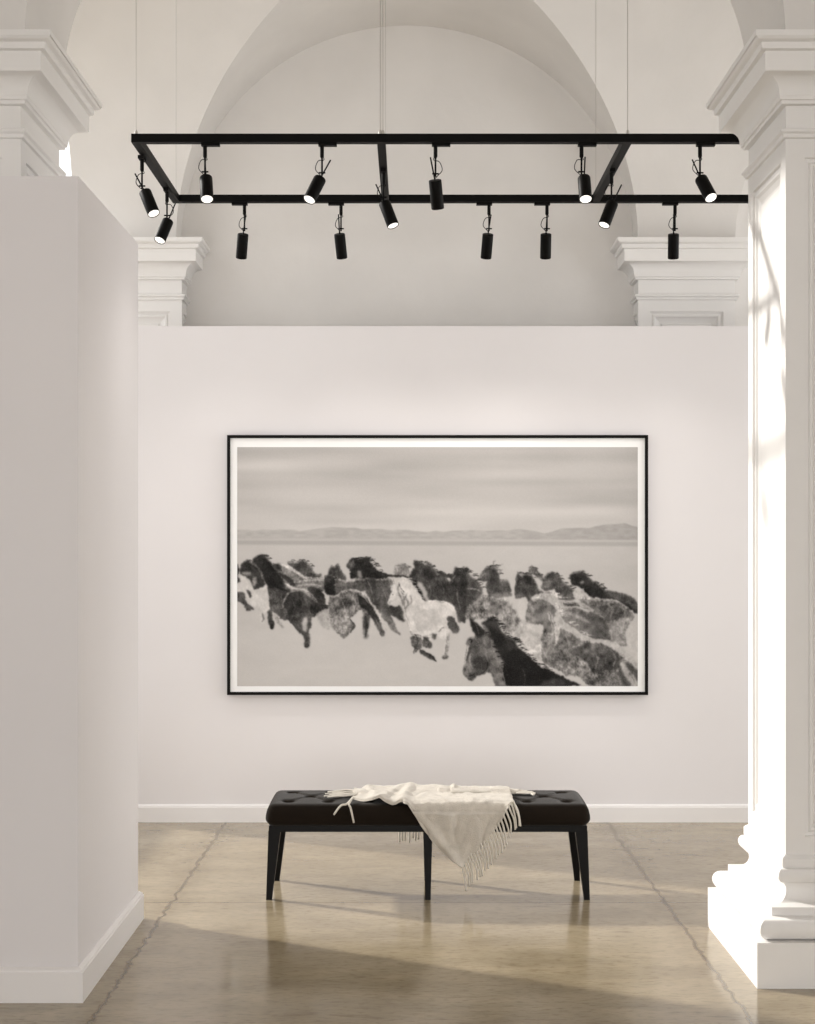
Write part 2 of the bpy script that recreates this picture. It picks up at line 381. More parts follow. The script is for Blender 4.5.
# ------------------------------------------------------------- framed horse picture
FX0, FX1, FZ0, FZ1, FY = -1.004, 1.307, .704, 2.131, 7.955
pic = thing('framed_picture', 'large framed black and white photograph of galloping horses on the white wall', 'picture', ((FX0+FX1)/2, 8.0, FZ0))
P0 = Vector(pic.location)
bm = bmesh.new(); fw = .0165
pr = [(0, FY+.045), (0, FY+.002), (.002, FY), (fw-.001, FY), (fw, FY+.001), (fw, FY+.045)]
rings = [[bm.verts.new(p) for p in ((FX0+i, y, FZ0+i), (FX1-i, y, FZ0+i), (FX1-i, y, FZ1-i), (FX0+i, y, FZ1-i))] for i, y in pr]
for A, B in zip(rings, rings[1:]+rings[:1]):
    for k in range(4): bm.faces.new((A[k], A[(k+1) % 4], B[(k+1) % 4], B[k]))
link('frame', rel(bm, P0), M_frame, pic)
bm = bmesh.new(); box(bm, FX0+fw-.002, FX1-fw+.002, FY+.014, FY+.044, FZ0+fw-.002, FZ1-fw+.002); link('mount', rel(bm, P0), M_mat, pic)

def picture():
    # the photograph inside the frame, drawn in its own picture coordinates
    X0, X1, Y0, Y1 = 237.0, 637.5, 447.0, 686.0; SC = 2
    W, H = int((X1-X0)*SC)+1, int((Y1-Y0)*SC)+1
    gx, gy = np.meshgrid(np.linspace(X0, X1, W), np.linspace(Y0, Y1, H))
    rng = np.random.default_rng(3)
    def vn(sx, sy, seed=None):                       # smooth value noise, feature size in picture units
        r = np.random.default_rng(seed); w_, h_ = int((X1-X0)/sx)+3, int((Y1-Y0)/sy)+3
        g = r.random((h_, w_)); u = (gx-X0)/sx; v = (gy-Y0)/sy
        i, j = u.astype(int), v.astype(int); fu, fv = u-i, v-j; fu = fu*fu*(3-2*fu); fv = fv*fv*(3-2*fv)
        return (g[j, i]*(1-fu)+g[j, i+1]*fu)*(1-fv)+(g[j+1, i]*(1-fu)+g[j+1, i+1]*fu)*fv-.5
    fine = vn(1.3, 1.3, 1); med = vn(4, 4, 2); big = vn(14, 10, 3)
    jx = gx+vn(1.6, 1.6, 4)*1.7+vn(5, 5, 14)*1.0; jy = gy+vn(1.6, 1.6, 5)*1.7+vn(5, 5, 15)*1.0
    coat = vn(1.0, 2.0, 21); blot = vn(7, 6, 22)
    # sky with long soft cloud bands, the lake and the snow
    sky = 196+vn(90, 9, 6)*16+vn(160, 26, 7)*16+vn(40, 5, 8)*5-5*np.clip((gx-520)/120, 0, 1)-4*np.clip((470-gy)/25, 0, 1)+5*np.clip((gy-500)/40, 0, 1)
    snow = 198+vn(70, 16, 9)*7+vn(12, 5, 10)*4+5*np.clip((gy-600)/60, 0, 1)-4*np.clip((gx-560)/80, 0, 1)
    hx = [237, 262, 300, 330, 360, 430, 480, 521, 545, 562, 590, 610, 625, 638]; hy = [530, 529, 530, 527, 528, 531, 530, 529, 532, 528, 527, 524, 523, 526]
    ridge = np.interp(gx, hx, hy)+vn(9, 99, 11)*1.6
    lake = 540+1.6*np.clip((gx-237)/400, 0, 1)
    sky += 7*np.exp(-((gy-500+.04*(gx-237))/7)**2)*np.clip((470-gx)/200, 0, 1)+6*np.exp(-((gy-512)/6)**2)-9*np.exp(-((gy-458)/6)**2)*np.clip((gx-500)/60, 0, 1)-6*np.exp(-((gy-481)/4)**2)*np.clip((gx-430)/90, 0, 1)-7*np.exp(-((gy-452)/5)**2)*np.clip((420-gx)/100, 0, 1)+6*np.exp(-((gy-466)/6)**2)*np.clip((330-gx)/60, 0, 1)
    img = sky.copy()
    hill = 184-12*np.clip((gx-480)/150, 0, 1)+vn(6, 2, 12)*14
    k = np.clip((gy-ridge)*1.2, 0, 1); img = img*(1-k)+hill*k
    k = np.clip((gy-lake+2.4)*1., 0, 1); img = img*(1-k)+192*k
    k = np.clip((gy-lake)*1.2, 0, 1); img = img*(1-k)+178*k
    k = np.clip((gy-lake-3.4)/2.2, 0, 1); img = img*(1-k)+snow*k
    Z = {'A': (235, 545, 7.41), 'B': (335, 545, 6.27), 'C': (440, 550, 6.79), 'D': (520, 550, 6.68)}
    def smooth(pts, n=4):
        out = []; L_ = len(pts)
        for i in range(L_):
            p0, p1, p2, p3 = [np.array(pts[(i+q) % L_], float) for q in (-1, 0, 1, 2)]
            for s_ in range(n):
                f = s_/n; out.append(.5*((2*p1)+(p2-p0)*f*.8+p1*0+(2*p0-5*p1+4*p2-p3)*f*f*.8+(-.4)*f*f*0*p1+(3*p1-p0-3*p2+p3)*f**3*.8) if False else tuple(p1+(p2-p1)*f+((p2-p0)*.5-(p2-p1))*f*(1-f)*(1-f)*.8-((p3-p1)*.5-(p2-p1))*f*f*(1-f)*.8))
        return out
    def mask(z, pts, jit=1.0, soft=.45):
        ox, oy, s_ = Z[z]; P = smooth([(ox+x/s_, oy+y/s_) for x, y in pts])
        xs = [p[0] for p in P]; ys = [p[1] for p in P]
        i0, i1 = max(0, int((min(xs)-X0-2)*SC)), min(W, int((max(xs)-X0+3)*SC)); j0, j1 = max(0, int((min(ys)-Y0-2)*SC)), min(H, int((max(ys)-Y0+3)*SC))
        if i1 <= i0 or j1 <= j0: return None
        a = gx[j0:j1, i0:i1]; b = gy[j0:j1, i0:i1]
        a = a+(jx[j0:j1, i0:i1]-a)*jit; b = b+(jy[j0:j1, i0:i1]-b)*jit
        ins = np.zeros(a.shape, bool)
        for (x0, y0), (x1, y1) in zip(P, P[1:]+P[:1]):
            c = (y0 > b) != (y1 > b)
            with np.errstate(divide='ignore', invalid='ignore'): xx = (x1-x0)*(b-y0)/(y1-y0+1e-12)+x0
            ins ^= c & (a < xx)
        m = ins.astype(float)
        for _ in range(max(1, int(round(soft*4)))):
            q = np.pad(m, 1, mode='edge'); m = (q[1:-1, 1:-1]*2+q[:-2, 1:-1]+q[2:, 1:-1]+q[1:-1, :-2]+q[1:-1, 2:])/6
        return (slice(j0, j1), slice(i0, i1)), m
    RIM = 62
    def P(z, pts, v, mot=.36, jit=1.0, soft=.7, al=1.0, shade=0):
        r = mask(z, pts, jit, soft)
        if r is None: return
        sl, m = r
        under = float((img[sl]*m).sum()/max(1, m.sum()))
        if soft == .7 and under < 150:                # a tone inside a coat melts into it
            for _ in range(5):
                q_ = np.pad(m, 1, mode='edge'); m = (q_[1:-1, 1:-1]*2+q_[:-2, 1:-1]+q_[2:, 1:-1]+q_[1:-1, :-2]+q_[1:-1, 2:])/6
            al = al*.88
        b3 = m.copy()
        for _ in range(3):
            q_ = np.pad(b3, 1, mode='constant'); b3 = (q_[1:-1, 1:-1]*2+q_[:-2, 1:-1]+q_[2:, 1:-1]+q_[1:-1, :-2]+q_[1:-1, 2:])/6
        rim = np.zeros_like(m); rim[3:] = b3[:-3]; rim = np.clip(m-rim, 0, 1)
        rw = RIM if (m.sum() > 900 and v > 50 and v < 150 and al > .9) else 0
        deep = np.clip(b3*1.0, 0, 1)
        m = m*al
        val = v*(1+mot*(fine[sl]*.9+coat[sl]*.7+med[sl]*1.1+blot[sl]*.9+big[sl]*.5))
        val = val+rw*rim*(1+1.2*fine[sl])
        if shade: b = gy[sl]; val = val+shade*(b-b.mean())/max(1, np.ptp(b))
        img[sl] = img[sl]*(1-m)+val*m
    def S(z, pts, wd, v, al=1.0, jit=.6):            # a tapering brush stroke
        pts = [np.array(p, float) for p in pts]; l, r_ = [], []
        for i, p in enumerate(pts):
            t_ = pts[min(i+1, len(pts)-1)]-pts[max(i-1, 0)]; n_ = np.array([-t_[1], t_[0]])/(np.hypot(*t_)+1e-9)
            q = wd*(1-.65*abs(2*i/(len(pts)-1)-1)) if len(pts) > 1 else wd
            l.append(tuple(p+n_*q/2)); r_.append(tuple(p-n_*q/2))
        P(z, l+r_[::-1], v, .3, jit, .5, al)
    # --- far left group
    P('A', [(385,130),(400,115),(440,122),(480,108),(520,110),(560,155),(590,205),(640,215),(600,260),(500,260),(430,190)], 82)
    P('A', [(250,150),(300,130),(345,140),(420,170),(500,230),(640,240),(680,260),(680,330),(560,330),(420,310),(330,260)], 118)
    S('A', [(330,135),(400,165),(460,205),(525,245)], 26, 200)
    P('A', [(300,145),(335,140),(330,180),(305,190)], 60)
    S('A', [(330,210),(400,260),(440,300)], 40, 60)
    S('A', [(440,275),(520,262),(610,255),(670,262)], 16, 175)
    S('A', [(470,300),(560,292),(640,300)], 14, 168)
    P('A', [(695,180),(715,150),(735,158),(765,143),(790,195),(825,240),(815,300),(700,260)], 72)
    P('A', [(665,225),(720,220),(780,260),(780,360),(690,370),(660,330)], 52)
    P('A', [(540,315),(600,315),(650,350),(668,450),(600,430),(550,360)], 55)
    P('A', [(5,248),(60,238),(130,320),(245,288),(250,480),(225,500),(212,572),(190,572),(180,490),(130,465),(100,400),(60,350),(5,350)], 208, .08)
    P('A', [(5,352),(60,352),(75,400),(92,440),(140,475),(85,488),(60,440),(5,405)], 78)
    P('A', [(78,330),(100,330),(122,385),(100,380)], 70)
    S('A', [(200,500),(208,540),(200,572)], 18, 130)
    P('A', [(12,150),(28,155),(22,230),(40,260),(10,270)], 70)
    P('A', [(28,175),(60,125),(100,110),(150,150),(180,190),(225,290),(140,332),(112,262),(45,220)], 52)
    P('A', [(45,200),(110,195),(120,220),(70,222)], 130)
    P('A', [(130,250),(155,240),(150,290),(135,312)], 165)
    # main left horse
    P('A', [(238,490),(270,490),(290,600),(262,620),(246,560)], 58)
    P('A', [(285,510),(310,520),(355,612),(335,605),(300,560)], 150, al=.8)
    P('A', [(120,128),(150,82),(200,72),(240,108),(270,140),(310,185),(345,240),(372,290),(420,325),(500,338),(570,385),(612,425),(665,440),(695,462),(640,492),(610,515),(565,545),(566,610),(545,632),(548,745),(512,757),(506,672),(450,625),(400,562),(340,545),(290,495),(252,482),(245,330),(215,250),(165,165)], 74, .4)
    P('A', [(130,118),(155,84),(205,74),(245,115),(300,180),(340,235),(365,300),(320,330),(262,330),(225,260),(170,165)], 40, .25)
    S('A', [(190,80),(215,72),(242,82)], 14, 55)
    P('A', [(380,370),(440,345),(500,370),(500,440),(430,520),(380,500),(360,430)], 50, .35)
    S('A', [(345,470),(365,400),(400,350),(470,335)], 14, 150)
    S('A', [(470,335),(540,350),(590,395),(610,430)], 12, 145)
    S('A', [(370,285),(400,300),(430,320)], 12, 205)
    P('A', [(255,330),(330,330),(350,400),(320,480),(262,470)], 92, .35)
    P('A', [(498,560),(530,535),(535,600),(515,650),(500,625)], 205, .05)
    P('A', [(555,430),(640,435),(695,462),(630,500),(570,520)], 52)
    P('A', [(440,600),(500,640),(540,640),(500,668)], 50)
    P('A', [(512,668),(546,660),(548,745),(514,755)], 85)
    # haze between
    P('A', [(600,510),(700,480),(700,620),(640,600)], 175, .15, al=.8)
    # --- zoom B group
    P('B', [(0,205),(60,222),(190,212),(195,285),(60,300),(0,292)], 92)
    S('B', [(0,215),(60,222),(120,218),(190,214)], 9, 155)
    P('B', [(72,135),(85,100),(105,78),(140,88),(185,75),(225,75),(215,90),(240,130),(270,160),(340,192),(300,215),(180,212),(95,205),(92,160)], 44)
    P('B', [(75,130),(90,100),(115,85),(120,130),(95,150)], 110)
    P('B', [(140,165),(160,160),(165,205),(145,208)], 150, .1)
    P('B', [(186,205),(240,210),(350,212),(362,280),(330,340),(340,385),(390,400),(432,478),(365,445),(300,440),(240,372),(190,300)], 82)
    P('B', [(190,215),(250,210),(265,300),(255,370),(215,330)], 60)
    P('B', [(285,420),(345,440),(375,500),(405,562),(360,535),(310,475)], 100)
    P('B', [(340,385),(400,370),(435,478),(370,445)], 50)
    P('B', [(366,165),(385,120),(430,116),(462,150),(455,195),(380,192)], 140, .35)
    S('B', [(250,165),(330,190),(420,195),(480,215)], 20, 48)
    P('B', [(490,94),(505,108),(525,106),(548,98),(556,120),(600,118),(640,170),(700,215),(722,280),(775,300),(775,445),(720,385),(690,352),(590,348),(560,285),(530,240),(490,235),(478,200),(462,212),(498,135)], 76)
    P('B', [(490,100),(522,110),(500,190),(470,215),(462,200),(498,135)], 42)
    P('B', [(540,240),(590,345),(555,345),(500,270),(470,225)], 42)
    P('B', [(510,240),(548,238),(588,345),(566,340)], 205, .05)
    P('B', [(545,150),(600,150),(620,200),(580,220),(548,200)], 52)
    P('B', [(635,160),(670,165),(690,180),(735,180),(730,215),(700,215),(655,185)], 55)
    S('B', [(690,205),(715,215),(715,265)], 14, 165)
    P('B', [(722,260),(735,185),(760,145),(780,155),(815,148),(820,480),(780,460),(755,380)], 62)
    # grey horse running left, dark tail
    P('B', [(-40,330),(0,320),(40,292),(100,280),(160,292),(205,330),(240,390),(225,440),(205,500),(208,572),(180,580),(172,520),(182,450),(160,400),(125,428),(92,470),(125,505),(100,545),(60,585),(20,560),(-30,470)], 118, .5)
    P('B', [(-40,440),(60,440),(90,480),(60,560),(0,540),(-40,480)], 165, .35)
    P('B', [(30,340),(90,330),(120,370),(70,400),(30,385)], 75, .4)
    P('B', [(148,315),(195,335),(240,395),(275,460),(308,560),(290,572),(262,520),(235,465),(190,410),(150,372)], 42)
    P('B', [(175,440),(212,440),(206,575),(180,580)], 72)
    S('B', [(232,380),(262,430),(300,480),(320,530)], 12, 175)
    S('B', [(0,318),(60,284),(130,284),(195,318),(240,380)], 9, 185)
    S('B', [(255,500),(285,565)], 14, 120)
    # white horse
    P('B', [(330,350),(352,300),(350,275),(362,218),(385,235),(410,205),(450,208),(480,230),(512,290),(560,345),(690,348),(742,382),(785,472),(770,500),(722,520),(712,600),(706,700),(672,700),(690,600),(610,565),(600,560),(598,600),(500,600),(478,560),(440,470),(428,372),(376,388),(335,372)], 212, .10)
    P('B', [(500,420),(620,400),(660,470),(600,540),(510,530)], 196, .08, soft=1.2)
    for q in ([(402,235),(395,290),(410,330)], [(415,290),(430,330),(440,420)], [(450,300),(430,340),(420,380)], [(470,310),(480,350),(455,380)], [(400,300),(418,345),(432,380)], [(445,330),(458,360),(440,410)]):
        S('B', q, 13, 125, .7)
    S('B', [(352,270),(362,222),(370,240)], 7, 110)
    P('B', [(334,362),(348,350),(345,378)], 150)
    P('B', [(700,448),(738,450),(768,500),(780,545),(740,552),(708,500)], 72)
    P('B', [(470,572),(520,560),(545,600),(540,645),(505,655),(475,618)], 92, .5)
    P('B', [(548,578),(575,575),(606,612),(598,642),(552,638)], 82)
    S('B', [(490,680),(510,660),(530,640)], 16, 110)
    P('B', [(530,652),(600,685),(635,728),(610,722),(540,682)], 82)
    P('B', [(600,560),(640,558),(622,592)], 82)
    S('B', [(650,540),(680,515)], 10, 90)
    S('B', [(712,560),(705,640),(690,700)], 20, 165)
    P('B', [(672,690),(705,690),(700,712),(675,712)], 120)
    # --- zoom C group
    P('C', [(165,405),(220,330),(300,308),(400,318),(470,345),(520,420),(560,480),(620,500),(600,580),(450,570),(420,520),(400,500),(300,470),(180,470)], 132, .5)
    P('C', [(320,365),(370,335),(440,350),(440,410),(380,440),(330,420)], 88, .5, soft=.9)
    P('C', [(180,370),(260,340),(270,420),(200,430)], 110, .4, soft=.8)
    S('C', [(270,315),(340,306),(430,325),(500,370)], 10, 178)
    P('C', [(255,192),(280,150),(318,110),(370,103),(392,150),(412,200),(462,208),(485,300),(420,325),(330,312),(306,245),(320,212),(268,213)], 88)
    P('C', [(345,140),(385,145),(405,230),(370,290),(335,230)], 62)
    for q in ([(360,108),(390,115),(422,92)], [(370,120),(400,135),(430,132)], [(360,105),(362,85),(372,70)]): S('C', q, 7, 95, .7)
    P('C', [(60,255),(72,205),(98,130),(115,118),(132,138),(160,130),(186,113),(195,160),(258,215),(285,290),(225,360),(182,400),(165,475),(130,485),(105,400),(92,300),(78,262)], 62, .35)
    P('C', [(135,170),(170,165),(185,240),(150,260)], 42)
    S('C', [(190,262),(240,262),(272,280)], 8, 150)
    P('C', [(-20,175),(30,180),(60,205),(82,262),(92,335),(-20,345)], 66)
    S('C', [(112,270),(118,330),(135,400)], 7, 130)
    P('C', [(530,340),(570,350),(585,440),(570,480),(530,440)], 208, .05, soft=1)
    P('C', [(600,112),(640,112),(680,160),(705,200),(690,215),(640,170),(600,150)], 130, .4)
    P('C', [(505,240),(520,190),(522,145),(548,170),(600,155),(640,200),(672,262),(722,300),(640,305),(612,330),(598,385),(578,320),(540,330),(508,320)], 70, .4)
    P('C', [(570,180),(610,180),(620,230),(580,240)], 48)
    P('C', [(690,262),(700,205),(760,150),(820,175),(820,345),(790,310),(750,285)], 90)
    # --- zoom D group
    P('D', [(150,240),(160,180),(210,146),(250,170),(290,212),(350,258),(385,302),(345,335),(270,335),(240,282),(195,270)], 74)
    P('D', [(155,245),(165,190),(205,190),(200,250)], 125, .3)
    P('D', [(325,185),(348,150),(420,143),(455,180),(520,225),(572,265),(640,278),(740,308),(785,365),(790,425),(720,395),(650,342),(560,328),(470,312),(430,275),(400,252),(350,232)], 52, .3)
    P('D', [(560,275),(660,290),(740,312),(785,368),(785,405),(700,350),(600,318)], 88, .3)
    S('D', [(420,148),(450,160),(470,188)], 9, 195)
    P('D', [(398,212),(422,208),(424,222),(404,226)], 195, 0)
    P('D', [(352,295),(374,262),(400,280),(424,252),(432,298),(475,322),(380,335)], 185, .15)
    P('D', [(380,322),(500,320),(640,335),(702,370),(765,420),(750,470),(712,540),(710,640),(600,615),(560,500),(480,400)], 125, .4)
    P('D', [(535,362),(640,348),(700,420),(600,475),(540,440)], 82, .4, soft=.9)
    S('D', [(480,325),(560,328),(640,340),(700,375),(760,425)], 10, 175)
    P('D', [(600,500),(690,470),(705,620),(610,610)], 150, .3, soft=.8)
    P('D', [(730,500),(785,560),(785,740),(720,660),(705,560)], 200, .06, soft=.8)
    P('D', [(-20,500),(30,470),(90,500),(140,560),(160,660),(150,760),(100,760),(40,700),(-20,650),(-60,600)], 194, .2, soft=3)
    P('D', [(180,275),(225,265),(250,300),(250,335),(190,330)], 195, .1)
    P('D', [(255,395),(380,385),(455,420),(485,480),(455,565),(380,545),(300,485)], 88, .35)
    P('D', [(448,415),(540,430),(592,520),(592,605),(460,585)], 62, .35)
    P('D', [(36,425),(60,350),(58,290),(78,330),(140,318),(210,352),(245,420),(205,490),(225,562),(160,565),(150,500),(60,492)], 78, .4)
    P('D', [(40,430),(70,370),(95,420),(100,480),(55,492)], 130, .4)
    P('D', [(80,312),(130,290),(180,270),(240,310),(300,340),(400,345),(495,402),(465,410),(380,368),(290,385),(240,395),(200,352),(130,325)], 178, .15)
    P('D', [(290,350),(370,355),(400,375),(310,372)], 70)
    P('D', [(258,505),(340,540),(430,598),(560,618),(650,672),(790,790),(790,910),(480,910),(400,850),(300,835),(200,805),(150,745),(148,560),(225,560)], 122, .5)
    P('D', [(265,520),(340,560),(420,620),(390,680),(340,690),(260,600)], 78, .45)
    P('D', [(350,650),(450,608),(560,620),(650,670),(672,740),(650,800),(500,830),(440,740),(370,700)], 72, .45, soft=.6)
    P('D', [(500,820),(640,800),(665,905),(520,905)], 110, .5)
    P('D', [(235,402),(300,478),(380,535),(450,585),(580,600),(680,648),(790,768),(790,800),(650,685),(560,628),(430,604),(340,552),(255,498)], 182, .15)
    P('D', [(240,420),(300,400),(460,470),(440,480),(300,430),(260,450)], 170, .2, al=.8)
    for q in ([(185,420),(200,470),(240,520),(248,600)], [(215,440),(232,500),(215,580),(205,640)], [(200,460),(240,540),(235,640)], [(245,470),(258,540),(225,650)]): S('D', q, 15, 185)
    S('D', [(205,460),(222,520),(228,600)], 8, 70)
    P('D', [(672,745),(700,760),(770,870),(785,905),(750,905),(690,820)], 180, .12)
    P('D', [(700,745),(785,810),(790,880),(740,810)], 70)
    P('D', [(660,760),(690,830),(740,905),(690,905),(665,850)], 62)
    P('D', [(150,560),(220,565),(240,700),(240,760),(190,780),(150,740)], 138, .4)
    P('D', [(195,740),(235,738),(238,770),(205,772)], 85)
    # --- foreground dark horse
    P('C', [(540,700),(640,730),(760,800),(830,830),(830,870),(700,830),(600,760)], 200, .08)
    P('C', [(200,455),(240,488),(290,530),(330,520),(420,560),(470,700),(500,925),(380,925),(352,835),(325,830),(300,838),(240,862),(225,886),(190,882),(160,852),(153,805),(172,765),(172,735),(195,660),(178,632),(198,590),(238,582),(214,520)], 88, .3)
    P('C', [(300,560),(345,600),(400,700),(450,800),(482,925),(380,925),(350,835),(320,760),(290,640)], 112, .3)
    P('D', [(-90,690),(0,665),(60,715),(130,770),(250,830),(330,868),(395,905),(-90,908)], 36, .15)
    P('C', [(283,500),(310,473),(350,455),(388,490),(425,560),(480,598),(522,612),(515,630),(560,690),(640,758),(720,820),(820,862),(880,925),(480,925),(450,800),(400,700),(345,600),(330,540)], 36, .15)
    P('C', [(203,457),(245,490),(298,545),(285,582),(258,592),(226,555)], 40, .2)
    S('C', [(290,515),(315,540),(318,575)], 22, 120)
    P('C', [(182,635),(200,596),(222,610),(215,645),(195,655)], 42)
    S('C', [(212,640),(192,690),(180,745)], 14, 48)
    P('C', [(232,735),(300,720),(325,775),(300,830),(250,855),(225,800)], 60, .35)
    P('C', [(160,800),(180,775),(205,800),(215,850),(200,872),(168,845)], 140, .35)
    P('C', [(195,830),(235,830),(232,868),(210,882),(190,860)], 60)
    S('C', [(205,700),(200,760),(222,800)], 10, 135)
    P('C', [(158,790),(165,795),(165,815),(158,815)], 30)
    S('C', [(555,800),(575,850),(570,915)], 6, 80, .8)
    P('C', [(690,900),(760,875),(830,885),(830,925),(680,925)], 62, .3)
    for q in ([(480,598),(510,596),(530,610)], [(430,570),(470,590),(500,600)], [(350,460),(358,445),(366,462)]): S('C', q, 9, 40)
    # powder snow kicked up around the legs
    for cx_, cy_, rx_, ry_, al in ((545, 618, 60, 26, .30), (590, 640, 50, 22, .26), (500, 602, 36, 14, .28), (375, 632, 34, 12, .4), (430, 668, 60, 10, .35), (345, 640, 40, 6, .35), (290, 655, 40, 7, .3), (462, 640, 12, 16, .5), (532, 635, 12, 14, .5)):
        q = ((gx-cx_)/rx_)**2+((gy-cy_)/ry_)**2; m = np.clip(1-q, 0, 1)*al*(1+med); img[:] = img*(1-m)+202*m
    q_ = np.pad(img, 1, mode='edge'); img = (q_[1:-1, 1:-1]*4+q_[:-2, 1:-1]+q_[2:, 1:-1]+q_[1:-1, :-2]+q_[1:-1, 2:])/8
    b_ = img.copy()
    for _ in range(4):
        q_ = np.pad(b_, 1, mode='edge'); b_ = (q_[1:-1, 1:-1]*2+q_[:-2, 1:-1]+q_[2:, 1:-1]+q_[1:-1, :-2]+q_[1:-1, 2:])/6
    img = .6*img+.4*b_+np.clip((150-img)/100, 0, 1)*(vn(18, 12, 31)*26)
    # crisp hair, legs and eyes over the softened coats
    rs = random.Random(11)
    def HAIR(z, crest, n, ln, col, up=.45, wd=5, al=.85, back=1):
        for _ in range(n):
            t_ = rs.random()*(len(crest)-1); i_ = int(t_); f = t_-i_
            x = crest[i_][0]*(1-f)+crest[i_+1][0]*f+rs.uniform(-5, 5); y = crest[i_][1]*(1-f)+crest[i_+1][1]*f+rs.uniform(-4, 8)
            L_ = ln*rs.uniform(.5, 1.2); a_ = rs.uniform(-.25, .5)
            S(z, [(x, y), (x+back*L_*.5, y-L_*up*.5+a_*6), (x+back*L_, y-L_*up*.35+a_*16)], wd*rs.uniform(.7, 1.3), col+rs.uniform(-10, 18), al, .2)
    HAIR('A', [(135,120),(165,82),(210,75),(245,112),(290,165),(335,220)], 26, 34, 42)
    HAIR('A', [(45,140),(90,112),(140,130)], 9, 26, 45)
    HAIR('A', [(400,118),(470,108),(530,118),(570,165)], 14, 28, 62)
    HAIR('A', [(250,240),(300,300),(350,330)], 12, 40, 36, -.3)
    S('A', [(500,640),(528,690),(524,748)], 22, 66, .9, .3); S('A', [(510,745),(530,752)], 14, 50)
    S('A', [(255,560),(270,600),(262,618)], 18, 50, .9, .3)
    S('A', [(400,560),(450,610),(500,655)], 14, 60, .8)
    HAIR('A', [(560,425),(610,440),(660,450)], 14, 50, 50, -.05)
    HAIR('A', [(540,320),(600,340),(650,400)], 8, 30, 48)
    S('A', [(380,500),(350,540),(300,540)], 10, 105, .6)
    for q in ([(420,400),(440,450),(430,500)], [(480,380),(500,430),(490,480)], [(330,360),(350,420),(330,480)], [(540,470),(560,510),(600,520)]): S('A', q, 12, 98, .5)
    HAIR('B', [(95,90),(150,80),(205,78),(240,120),(285,165)], 26, 34, 40)
    HAIR('B', [(500,105),(550,110),(600,122),(640,165),(690,205)], 20, 26, 60)
    HAIR('B', [(640,165),(690,185),(730,190)], 8, 24, 50)
    HAIR('B', [(745,160),(790,150),(815,160)], 8, 24, 52)
    HAIR('B', [(380,125),(430,118),(455,145)], 10, 20, 105)
    HAIR('B', [(395,215),(440,212),(475,240),(505,290),(535,330)], 20, 34, 190, .1)
    HAIR('B', [(400,240),(430,300),(450,350)], 14, 30, 96, -1.0, 4, .8, .4)
    HAIR('B', [(160,330),(200,350),(235,400)], 14, 52, 44, -1.6, 6, .8, .6)
    HAIR('B', [(240,440),(270,500),(285,545)], 16, 36, 95, -1.4, 5, .7, .5)
    HAIR('B', [(710,455),(735,470),(760,510)], 16, 40, 80, -1.5, 5, .8, .4)
    S('B', [(445,470),(478,555),(540,575),(610,560)], 12, 165, .7)
    S('B', [(560,350),(640,352),(700,362),(745,400)], 8, 222, .8)
    S('B', [(372,228),(360,262),(352,300)], 6, 165, .7); S('B', [(364,215),(372,232)], 7, 90, .8)
    S('B', [(355,305),(362,312)], 6, 70); S('B', [(432,372),(440,430),(470,500)], 7, 165, .6)
    S('B', [(500,560),(520,600),(505,640),(488,672)], 12, 62, .8, .3); S('B', [(560,580),(590,610),(570,640)], 12, 62, .8, .3)
    S('B', [(535,658),(590,688),(632,728)], 12, 60, .9, .3); S('B', [(702,560),(698,630),(688,700)], 14, 150, .8, .3)
    S('B', [(188,450),(196,510),(190,575)], 20, 66, .9, .3); S('B', [(95,470),(120,505),(95,545)], 16, 72, .8, .3)
    for q in ([(30,330),(60,400),(40,460)], [(110,320),(130,370),(110,420)], [(150,300),(185,330),(215,370)]): S('B', q, 10, 150, .55)
    for x_, y_ in ((70, 450), (50, 500), (100, 430), (30, 480), (85, 520), (20, 430)): S('B', [(x_, y_), (x_+14, y_+6)], 9, 205, .7)
    S('B', [(205,230),(230,290),(240,350)], 9, 120, .5); S('B', [(290,260),(320,330),(330,400)], 9, 110, .5)
    S('B', [(585,230),(600,290),(590,340)], 9, 112, .5); S('B', [(660,230),(680,290),(675,340)], 9, 105, .5)
    HAIR('C', [(100,130),(150,130),(195,150),(250,210),(275,260)], 26, 36, 46)
    HAIR('C', [(285,150),(330,108),(385,112),(400,170)], 18, 34, 66)
    HAIR('C', [(525,150),(560,165),(610,158),(650,205)], 16, 28, 56)
    HAIR('C', [(600,118),(645,125),(690,180)], 12, 26, 80)
    HAIR('C', [(700,205),(755,155),(810,170)], 12, 26, 60)
    S('C', [(75,230),(90,190),(105,170)], 8, 120, .6); S('C', [(262,195),(290,170),(310,150)], 8, 140, .6)
    S('C', [(515,240),(520,200),(530,180)], 8, 120, .6)
    for q in ([(200,370),(230,420),(210,460)], [(290,340),(310,400),(300,450)], [(380,340),(420,380),(440,440)], [(470,380),(500,430),(520,480)]): S('C', q, 14, 168, .45)
    HAIR('D', [(335,175),(390,148),(450,172),(520,225),(560,260)], 24, 30, 42)
    HAIR('D', [(210,150),(255,175),(300,220),(350,262)], 18, 28, 58)
    HAIR('D', [(90,315),(160,285),(230,300),(280,345)], 22, 60, 178, .1, 6)
    HAIR('D', [(220,340),(250,400),(300,460),(370,520),(440,575)], 34, 46, 182, .1, 6)
    HAIR('D', [(190,400),(225,450),(240,520)], 20, 46, 175, -1.8, 5, .8, .15)
    HAIR('D', [(300,345),(380,365),(430,395)], 14, 44, 172, .1, 5)
    HAIR('D', [(690,760),(730,810),(765,860)], 14, 50, 160, -1.3, 6, .8, .5)
    for q in ([(300,560),(330,640),(300,700)], [(480,650),(520,720),(500,790)], [(600,660),(640,720),(620,780)], [(300,740),(360,790),(420,810)], [(580,350),(620,400),(600,450)]): S('D', q, 16, 140, .45)
    S('D', [(75,345),(62,390),(50,440)], 9, 150, .6); S('D', [(100,345),(108,352)], 8, 40)
